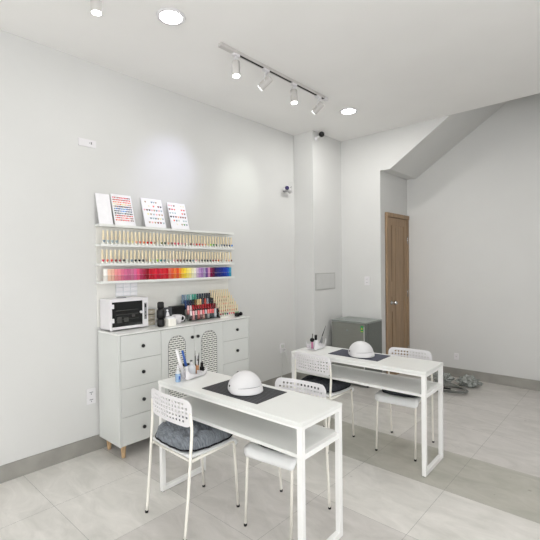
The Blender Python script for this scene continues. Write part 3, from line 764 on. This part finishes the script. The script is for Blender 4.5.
def make_chair(loc, rz, label):
    t = thing('dining_chair', label, 'chair', loc, rz, 'white chairs at the nail tables')
    # seat with a front lip bent down
    b = MB(); n = 10; vs = []; F = []
    hw = .19; prof = [(-.175, .452), (-.165, .456), (-.05, .449), (.08, .449), (.14, .453), (.172, .449), (.190, .436), (.196, .415), (.197, .398)]
    m = 13
    for (y, z) in prof:
        for i in range(m):
            u = i / (m - 1) * 2 - 1; w = hw - (.012 if y < -.17 else 0) - (.02 if z < .405 else .006 if z < .42 else 0)
            vs.append((u * w, y, z + .006 * u * u * (1 if z > .43 else 0) - (.004 if abs(u) == 1 and z > .43 else 0)))
    for j in range(len(prof) - 1):
        for i in range(m - 1): F.append((j*m+i, j*m+i+1, (j+1)*m+i+1, (j+1)*m+i))
    b._new(vs, F, True); o = b.build('seat', M['seat'], t); s = o.modifiers.new('solid', 'SOLIDIFY'); s.thickness = .012; s.offset = -1
    make_backrest(t)
    R = .0088
    for sg in (-1, 1):
        MB().tube(bez([(sg * .195, -.212, .008), (sg * .197, -.188, .25), (sg * .198, -.172, .44), (sg * .199, -.160, .60), (sg * .192, -.163, .70)], 5), R, 10).build('leg', M['cream_steel'], t)
        MB().tube(corner([(sg * .170, .207, .008), (sg * .166, .183, .428), (sg * .19, -.17, .424)], .03, 5), R, 10).build('leg', M['cream_steel'], t)
        for (x, y) in ((sg * .195, -.213), (sg * .170, .208)): MB().lathe([(.0105, 0), (.0105, .012), (.009, .014)], (x, y, 0), 10).build('foot_cap', M['black'], t)
    MB().cyl((-.168, .175, .428), (.168, .175, .428), .0075, 10).build('seat_rail', M['cream_steel'], t)
    MB().cyl((-.19, -.16, .424), (.19, -.16, .424), .0075, 10).build('seat_rail', M['cream_steel'], t)
    return t
A_ = ((1.300, 1.562, 0), -.02); B_ = ((1.778, 1.889, 0), PI + .13); C_ = ((1.322, 2.955, 0), -.04); D_ = ((1.903, 3.265, 0), PI + .10)
ch = make_chair(*A_, 'white chair with thick grey cushion at the left end of near table')
ch.scale = (1.03, 1, .995)
dup(ch, *B_, 'white chair pushed under the near table from its far side').scale = (.92, 1, 1.01)
dup(ch, *C_, 'white chair with charcoal cushion tucked at the near side of far table').scale = (.95, 1, 1)
dup(ch, *D_, 'white chair pushed under the far table from its back side').scale = (.92, 1, 1.01)
def cushion(loc, rz, m, label, hw=.205, hd=.2, th=.062, tuft=True, z=.4575, dx=0, dy=.0):
    t = thing('seat_cushion', label, 'cushion', (loc[0], loc[1], z), rz, 'cushions on the chairs')
    n = 40; b = MB()
    tf = [(-.48, -.48), (0, -.48), (.48, -.48), (-.48, 0), (0, 0), (.48, 0), (-.48, .48), (0, .48), (.48, .48)]
    rnd = random.Random(3)
    def P(u, v, top):
        e = 3.3; s = (abs(u) ** e + abs(v) ** e) ** (1 / e); mx = max(abs(u), abs(v)); k = mx / s if s > 1e-6 else 1
        U, V = u * k, v * k
        edge = max(0, 1 - mx ** 6) ** .5
        h = th * (.22 + .78 * edge)
        if top and tuft:
            for (a, c) in tf:
                d = math.hypot(U - a, V - c); h -= th * .50 * math.exp(-(d / .17) ** 2) * (edge > 0)
            h -= th * .16 * max(0, 1 - max(abs(U), abs(V)) ** 6) * max(max(math.exp(-((U - q) / .035) ** 2) for q in (-.48, 0, .48)), max(math.exp(-((V - q) / .035) ** 2) for q in (-.48, 0, .48)))
            h += .0022 * math.sin(math.atan2(V - round(V * 2.08) / 2.08, U - round(U * 2.08) / 2.08) * 9)
            rip = 1 + .012 * math.sin(math.atan2(V, U) * 17) * mx ** 3
        else: rip = 1 + .012 * math.sin(math.atan2(V, U) * 17) * mx ** 3
        return (U * hw * rip + dx, V * hd * rip + dy, max(h, .006) if top else .0 + th * .18 * (mx ** 6))
    vs = []; F = []
    for top in (1, 0):
        o0 = len(vs)
        for j in range(n + 1):
            for i in range(n + 1): vs.append(P(i / n * 2 - 1, j / n * 2 - 1, top))
        for j in range(n):
            for i in range(n):
                q = [o0 + j*(n+1)+i, o0 + j*(n+1)+i+1, o0 + (j+1)*(n+1)+i+1, o0 + (j+1)*(n+1)+i]
                F.append(tuple(q) if top else tuple(q[::-1]))
    N1 = (n + 1) ** 2; per = [(i, 0) for i in range(n)] + [(n, j) for j in range(n)] + [(n - i, n) for i in range(n)] + [(0, n - j) for j in range(n)]
    ids = [j * (n + 1) + i for i, j in per]
    for k in range(len(ids)):
        a, c = ids[k], ids[(k + 1) % len(ids)]; F.append((a, a + N1, c + N1, c))
    pip = [Vector(vs[q + N1]) + Vector((0, 0, .001)) for q in ids[::3]]; pip.append(pip[0])
    b._new(vs, F, True); b.build('pad', m, t)
    MB().tube(pip, .0055, 6, caps=False).build('piping', M['piping'], t)
    if tuft:
        b = MB()
        for (a, c) in tf: b.ball((a * hw * .98 + dx, c * hd * .98 + dy, th * .56), .006, 8, 5, .6)
        b.build('tuft_button', m, t)
    return t
cushion(A_[0], A_[1], M['cushion'], 'thick tufted grey cushion with black piping on the near left chair', .214, .203, .100, dy=.008)
cushion(C_[0], C_[1], M['cushion_dark'], 'thick charcoal cushion on the chair left of the far table', .192, .190, .085, dy=.012)
cushion(B_[0], B_[1], M['cushion_dark'], 'flat charcoal cushion under the near table, far side chair', .160, .150, .032, tuft=False, dy=-.005)
cushion(D_[0], D_[1], M['cushion_dark'], 'flat charcoal cushion under the far table, back side chair', .160, .150, .036, tuft=False, dy=-.005)

# ---------------------------------------------------------------- desk things
def organizer(loc, rz, label):
    t = thing('desk_caddy', label, 'desk caddy', loc, rz, 'white desk caddies')
    # boat shaped tray, higher at both ends (local: long along Y)
    L, Wd = .105, .062; b = MB(); n = 14
    vs = []; F = []
    for j in range(n + 1):
        v = j / n * 2 - 1; zt = .030 + .040 * abs(v) ** 3; w = Wd * (1 - .25 * v ** 4)
        for (x, z) in ((-w * .8, .006), (-w, zt), (-w + .005, zt), (-w * .75, .010), (w * .75, .010), (w - .005, zt), (w, zt), (w * .8, .006)): vs.append((x, v * L, z))
    m = 8
    for j in range(n):
        for i in range(m): F.append((j*m+i, j*m+(i+1) % m, (j+1)*m+(i+1) % m, (j+1)*m+i))
    F.append(tuple(range(m))); F.append(tuple(n * m + i for i in range(m)))
    b._new(vs, F, False); b.build('tray', M['plastic'], t)
    MB().box((-Wd * .85, -.045, .010), (Wd * .85, -.041, .036)).box((-Wd * .85, .041, .010), (Wd * .85, .045, .036)).build('divider', M['plastic'], t)
    b = MB()
    for (x, y) in ((-.035, -.07), (.035, -.07), (-.035, .07), (.035, .07)): b.lathe([(.008, 0), (.008, .007)], (x, y, 0), 10)
    b.build('foot', M['plastic'], t)
    return t
O1 = (1.045, 1.755, .7502); r1 = .16
og = organizer(O1, r1, 'white caddy on the near nail table, full of tools')
O2 = (1.155, 3.075, .7502); r2 = .10
o2 = dup(og, O2, r2, 'white caddy on the far nail table beside the column'); o2.scale = (1.05, .95, 1.2)
def at(O, rz, x, y, z=0):
    c, s = math.cos(rz), math.sin(rz); return (O[0] + x*c - y*s, O[1] + x*s + y*c, O[2] + z)
# spray bottle with blue liquid
t = thing('spray_bottle', 'small clear bottle of blue liquid beside the near caddy', 'spray bottle', (1.075, 1.612, .7502))
MB().m(0).lathe([(.0165, 0), (.018, .003), (.018, .050), (.0155, .056), (.001, .056)], seg=20).m(1).lathe([(.0175, .056), (.0172, .060), (.009, .074), (.009, .078)], seg=20).build('bottle', [M['liquid'], M['frost']], t)
MB().box((.0175, -.007, .018), (.0187, .007, .040)).build('label_patch', M['blue'], t)
MB().lathe([(.010, .078), (.010, .094), (.006, .095), (.006, .112), (.001, .112)], seg=14).build('pump', M['plastic'], t)
MB().tube([(.0, 0, .108), (.018, -.004, .108)], .003, 8).build('nozzle', M['plastic'], t)
def leaning(name, label, cat, base, d, L, parts, group=None):
    t = thing(name, label, cat, base, 0, group); d = Vector(d).normalized()
    for (pn_, a, c, ra, rc, mm) in parts: MB().tube([d * (a * L), d * (c * L)], ra, 10, radii=[ra, rc]).build(pn_, mm, t)
    return t
b0 = at(O1, r1, .0, -.083, .012)
leaning('squeeze_tube', 'tall white tube leaning left in the near caddy', 'tube', b0, (-.14, -.20, 1), .20, [('tube', 0, 1, .012, .011, M['plastic'])])
leaning('nail_file', 'blue and white nail file in the near caddy beside the white tube', 'nail file', at(O1, r1, .015, -.055, .014), (-.14, -.17, 1), .185, [('handle', 0, .4, .008, .009, M['plastic']), ('blade', .4, 1, .010, .007, M['blue'])])
t = thing('pump_jar', 'translucent pump jar in the middle of the near caddy', 'jar', at(O1, r1, .004, -.016, .0102))
MB().lathe([(.025, 0), (.028, .004), (.030, .062), (.024, .074), (.001, .074)], seg=24).build('jar', M['frost'], t)
MB().lathe([(.012, .074), (.012, .086), (.006, .088), (.006, .100)], seg=14).build('pump_head', M['plastic'], t)
b = MB(); b.tube([(0, 0, .100), (0, 0, .106)], .009, 12); b.build('pump_cap', M['midgrey'], t)
t = thing('clip', 'black clip resting between the nail file and pump jar', 'clip', at(O1, r1, -.022, -.035, .012))
MB().rbox((-.010, -.012, 0), (.010, .012, .065), .004).build('clip_body', M['plastic'], t)
MB().rbox((-.012, -.024, .065), (.012, .022, .083), .005, 3, 1).build('clip_jaw', M['black'], t, bevel=.002)
t = thing('pen_cup', 'small amber and black cup of brushes in the near caddy', 'cup', at(O1, r1, -.012, .052, .0102))
MB().lathe([(.018, 0), (.018, .058), (.0165, .058), (.0165, .003), (.001, .003)], seg=20).build('cup', M['brown'], t)
for k, (dx, dy, L, mm, nm) in enumerate(((-.008, -.006, .185, M['black'], 'slim black brush with a silver tip standing tallest in the near caddy'), (.004, .004, .135, M['plastic'], 'white brush in the cup of the near caddy'), (.008, .010, .142, M['black'], 'black brush leaning right in the cup of the near caddy'), (-.002, .012, .12, M['black'], 'short black brush at the back of the near cup'))):
    O = at(O1, r1, -.012 + dx * .7, .052 + dy * .7, .014)
    leaning('nail_brush', nm, 'brush', O, (dx * 6, dy * 6, 1) if k else (.02, -.02, 1), L, [('handle', 0, .62, .0035, .004, mm), ('ferrule', .62, .85, .0035, .003, M['chrome'] if k != 2 else mm), ('tip', .85, 1, .003, .0012, M['plastic'] if k == 0 else mm)], 'brushes in the near cup')
# black block (polish) beside the cup
t = thing('polish_bottle', 'black square polish bottle right of the brush cup, near caddy', 'nail polish', at(O1, r1, .018, .076, .0102))
MB().rbox((-.012, -.012, 0), (.012, .012, .045), .003).build('bottle', M['black'], t, bevel=.001)
MB().rbox((-.008, -.008, .045), (.008, .008, .075), .003).build('cap', M['black'], t, bevel=.001)
# far caddy contents
t = thing('hand_brush', 'dark dusting brush with pink edge in the far caddy', 'brush', at(O2, r2, .0, -.072, .0112))
MB().lathe([(.010, 0), (.010, .055), (.012, .060)], seg=16).build('handle', M['pinkp'], t)
MB().ball((0, 0, .078), .021, 16, 8, .9).build('bristles', M['matte_black'], t)
t = thing('polish_bottle', 'tall white polish bottle with black cap in the far caddy', 'nail polish', at(O2, r2, .0, -.006, .0112))
MB().lathe([(.019, 0), (.021, .004), (.021, .060), (.012, .068), (.001, .068)], seg=20).build('bottle', M['plastic'], t)
MB().lathe([(.0125, .068), (.0125, .112), (.011, .114), (.001, .114)], seg=16).build('cap', M['black'], t)
leaning('nail_brush', 'thin black brush leaning right in the far caddy', 'brush', at(O2, r2, .0, .045, .014), (.16, .42, 1), .20, [('handle', 0, .5, .004, .0045, M['grey']), ('shaft', .5, 1, .0042, .002, M['black'])])
leaning('nail_brush', 'short black brush leaning left behind dusting brush, far caddy', 'brush', at(O2, r2, -.02, -.04, .014), (.03, .02, 1), .125, [('handle', 0, 1, .0035, .003, M['black'])])
t = thing('nail_file', 'grey oval nail file at the right end of the far caddy', 'nail file', at(O2, r2, .02, .058, .014), 0)
b = MB(); b.X = Matrix.Rotation(-.15, 4, 'X'); b.lathe([(.001, -.035), (.010, -.030), (.016, -.01), (.016, .012), (.010, .030), (.001, .036)], (0, 0, .05), 16, sx=.25); b.build('file_body', M['grey'], t)

# ---------------------------------------------------------------- clutter on the floor in the far recess
rn = random.Random(8)
pts = []
for k in range(60):
    a = k * .62; r = .15 + .03 * math.sin(k * 1.3); pts.append((1.66 + r * 1.3 * math.cos(a), 5.02 + r * math.sin(a), .008 + .045 * (k / 60) + .01 * rn.random()))
tag(MB().tube(bez(pts, 4), .006, 6).build('cable_coil', M['greycable']), 'tangled coil of grey cable on the floor under the stairs', 'cable')
pts = [(1.12 + .08 * math.cos(k * .8) + .006 * k, 5.48 + .07 * math.sin(k * .8), .008 + .003 * k) for k in range(18)]
tag(MB().tube(bez(pts, 4), .008, 6).build('cable_coil', M['matte_black']), 'black cable heap against the far wall behind the table leg', 'cable')
def crumple(c, s, seed, m, name, label, cat):
    r = random.Random(seed); b = MB(); bm = b.bm
    bmesh.ops.create_icosphere(bm, subdivisions=4, radius=1)
    from mathutils import noise
    for v in bm.verts:
        d = 1 + .55 * noise.noise(v.co * 2.3 + Vector((seed, 0, 0))) + .3 * noise.noise(v.co * 6 + Vector((seed, 5, 0)))
        p = v.co * d; v.co = Vector((c[0] + p.x * s[0], c[1] + p.y * s[1], max(.003, c[2] + p.z * s[2])))
    return tag(b.build(name, m), label, cat)
crumple((1.47, 5.34, .06), (.13, .09, .06), 3, M['film'], 'plastic_bag', 'crumpled pale plastic bag on the floor beneath the stairs', 'bag')
crumple((1.80, 5.36, .06), (.12, .10, .06), 9, M['film'], 'plastic_bag', 'crumpled plastic bag behind the grey cable coil', 'bag')
t = thing('power_adapter', 'black power adapter on the floor inside the grey cable coil', 'adapter', (1.66, 5.02, .002), .4)
MB().rbox((-.04, -.025, 0), (.04, .025, .03), .006).build('adapter_body', M['matte_black'], t, bevel=.003)
MB().tube(bez([(.04, 0, .012), (.07, .01, .01), (.08, .02, .006), (.085, .03, .004)], 4), .003, 6).build('adapter_lead', M['matte_black'], t)

# ---------------------------------------------------------------- world, daylight, camera
sc = bpy.context.scene
w = bpy.data.worlds.new('sky'); sc.world = w; w.use_nodes = True
bg = w.node_tree.nodes['Background']; bg.inputs['Color'].default_value = (.975, .98, .985, 1); bg.inputs['Strength'].default_value = 3.4

f, yaw, pitch, roll, cx, chh = 410.4434, .7327, .0127, -.0111, 3.3611, 1.5231
cy_, sy_ = math.cos(yaw), math.sin(yaw)
fw = Vector((-sy_ * math.cos(pitch), cy_ * math.cos(pitch), -math.sin(pitch)))
rt = Vector((cy_, sy_, 0)); up = rt.cross(fw)
c, s = math.cos(roll), math.sin(roll)
r2_, u2_ = c * rt + s * up, -s * rt + c * up
cam = bpy.data.cameras.new('camera'); co = bpy.data.objects.new('camera', cam); COL.objects.link(co)
mw = Matrix((r2_, u2_, -fw)).transposed().to_4x4(); mw.translation = Vector((cx, 0, chh)); co.matrix_world = mw
cam.sensor_width = 36; cam.sensor_fit = 'HORIZONTAL'; cam.lens = f / 540 * 36; cam.clip_start = .05
sc.camera = co
vs_ = sc.view_settings
vs_.view_transform = 'Standard'; vs_.look = 'None'; vs_.gamma = 1; vs_.use_curve_mapping = False; vs_.exposure = 0.08
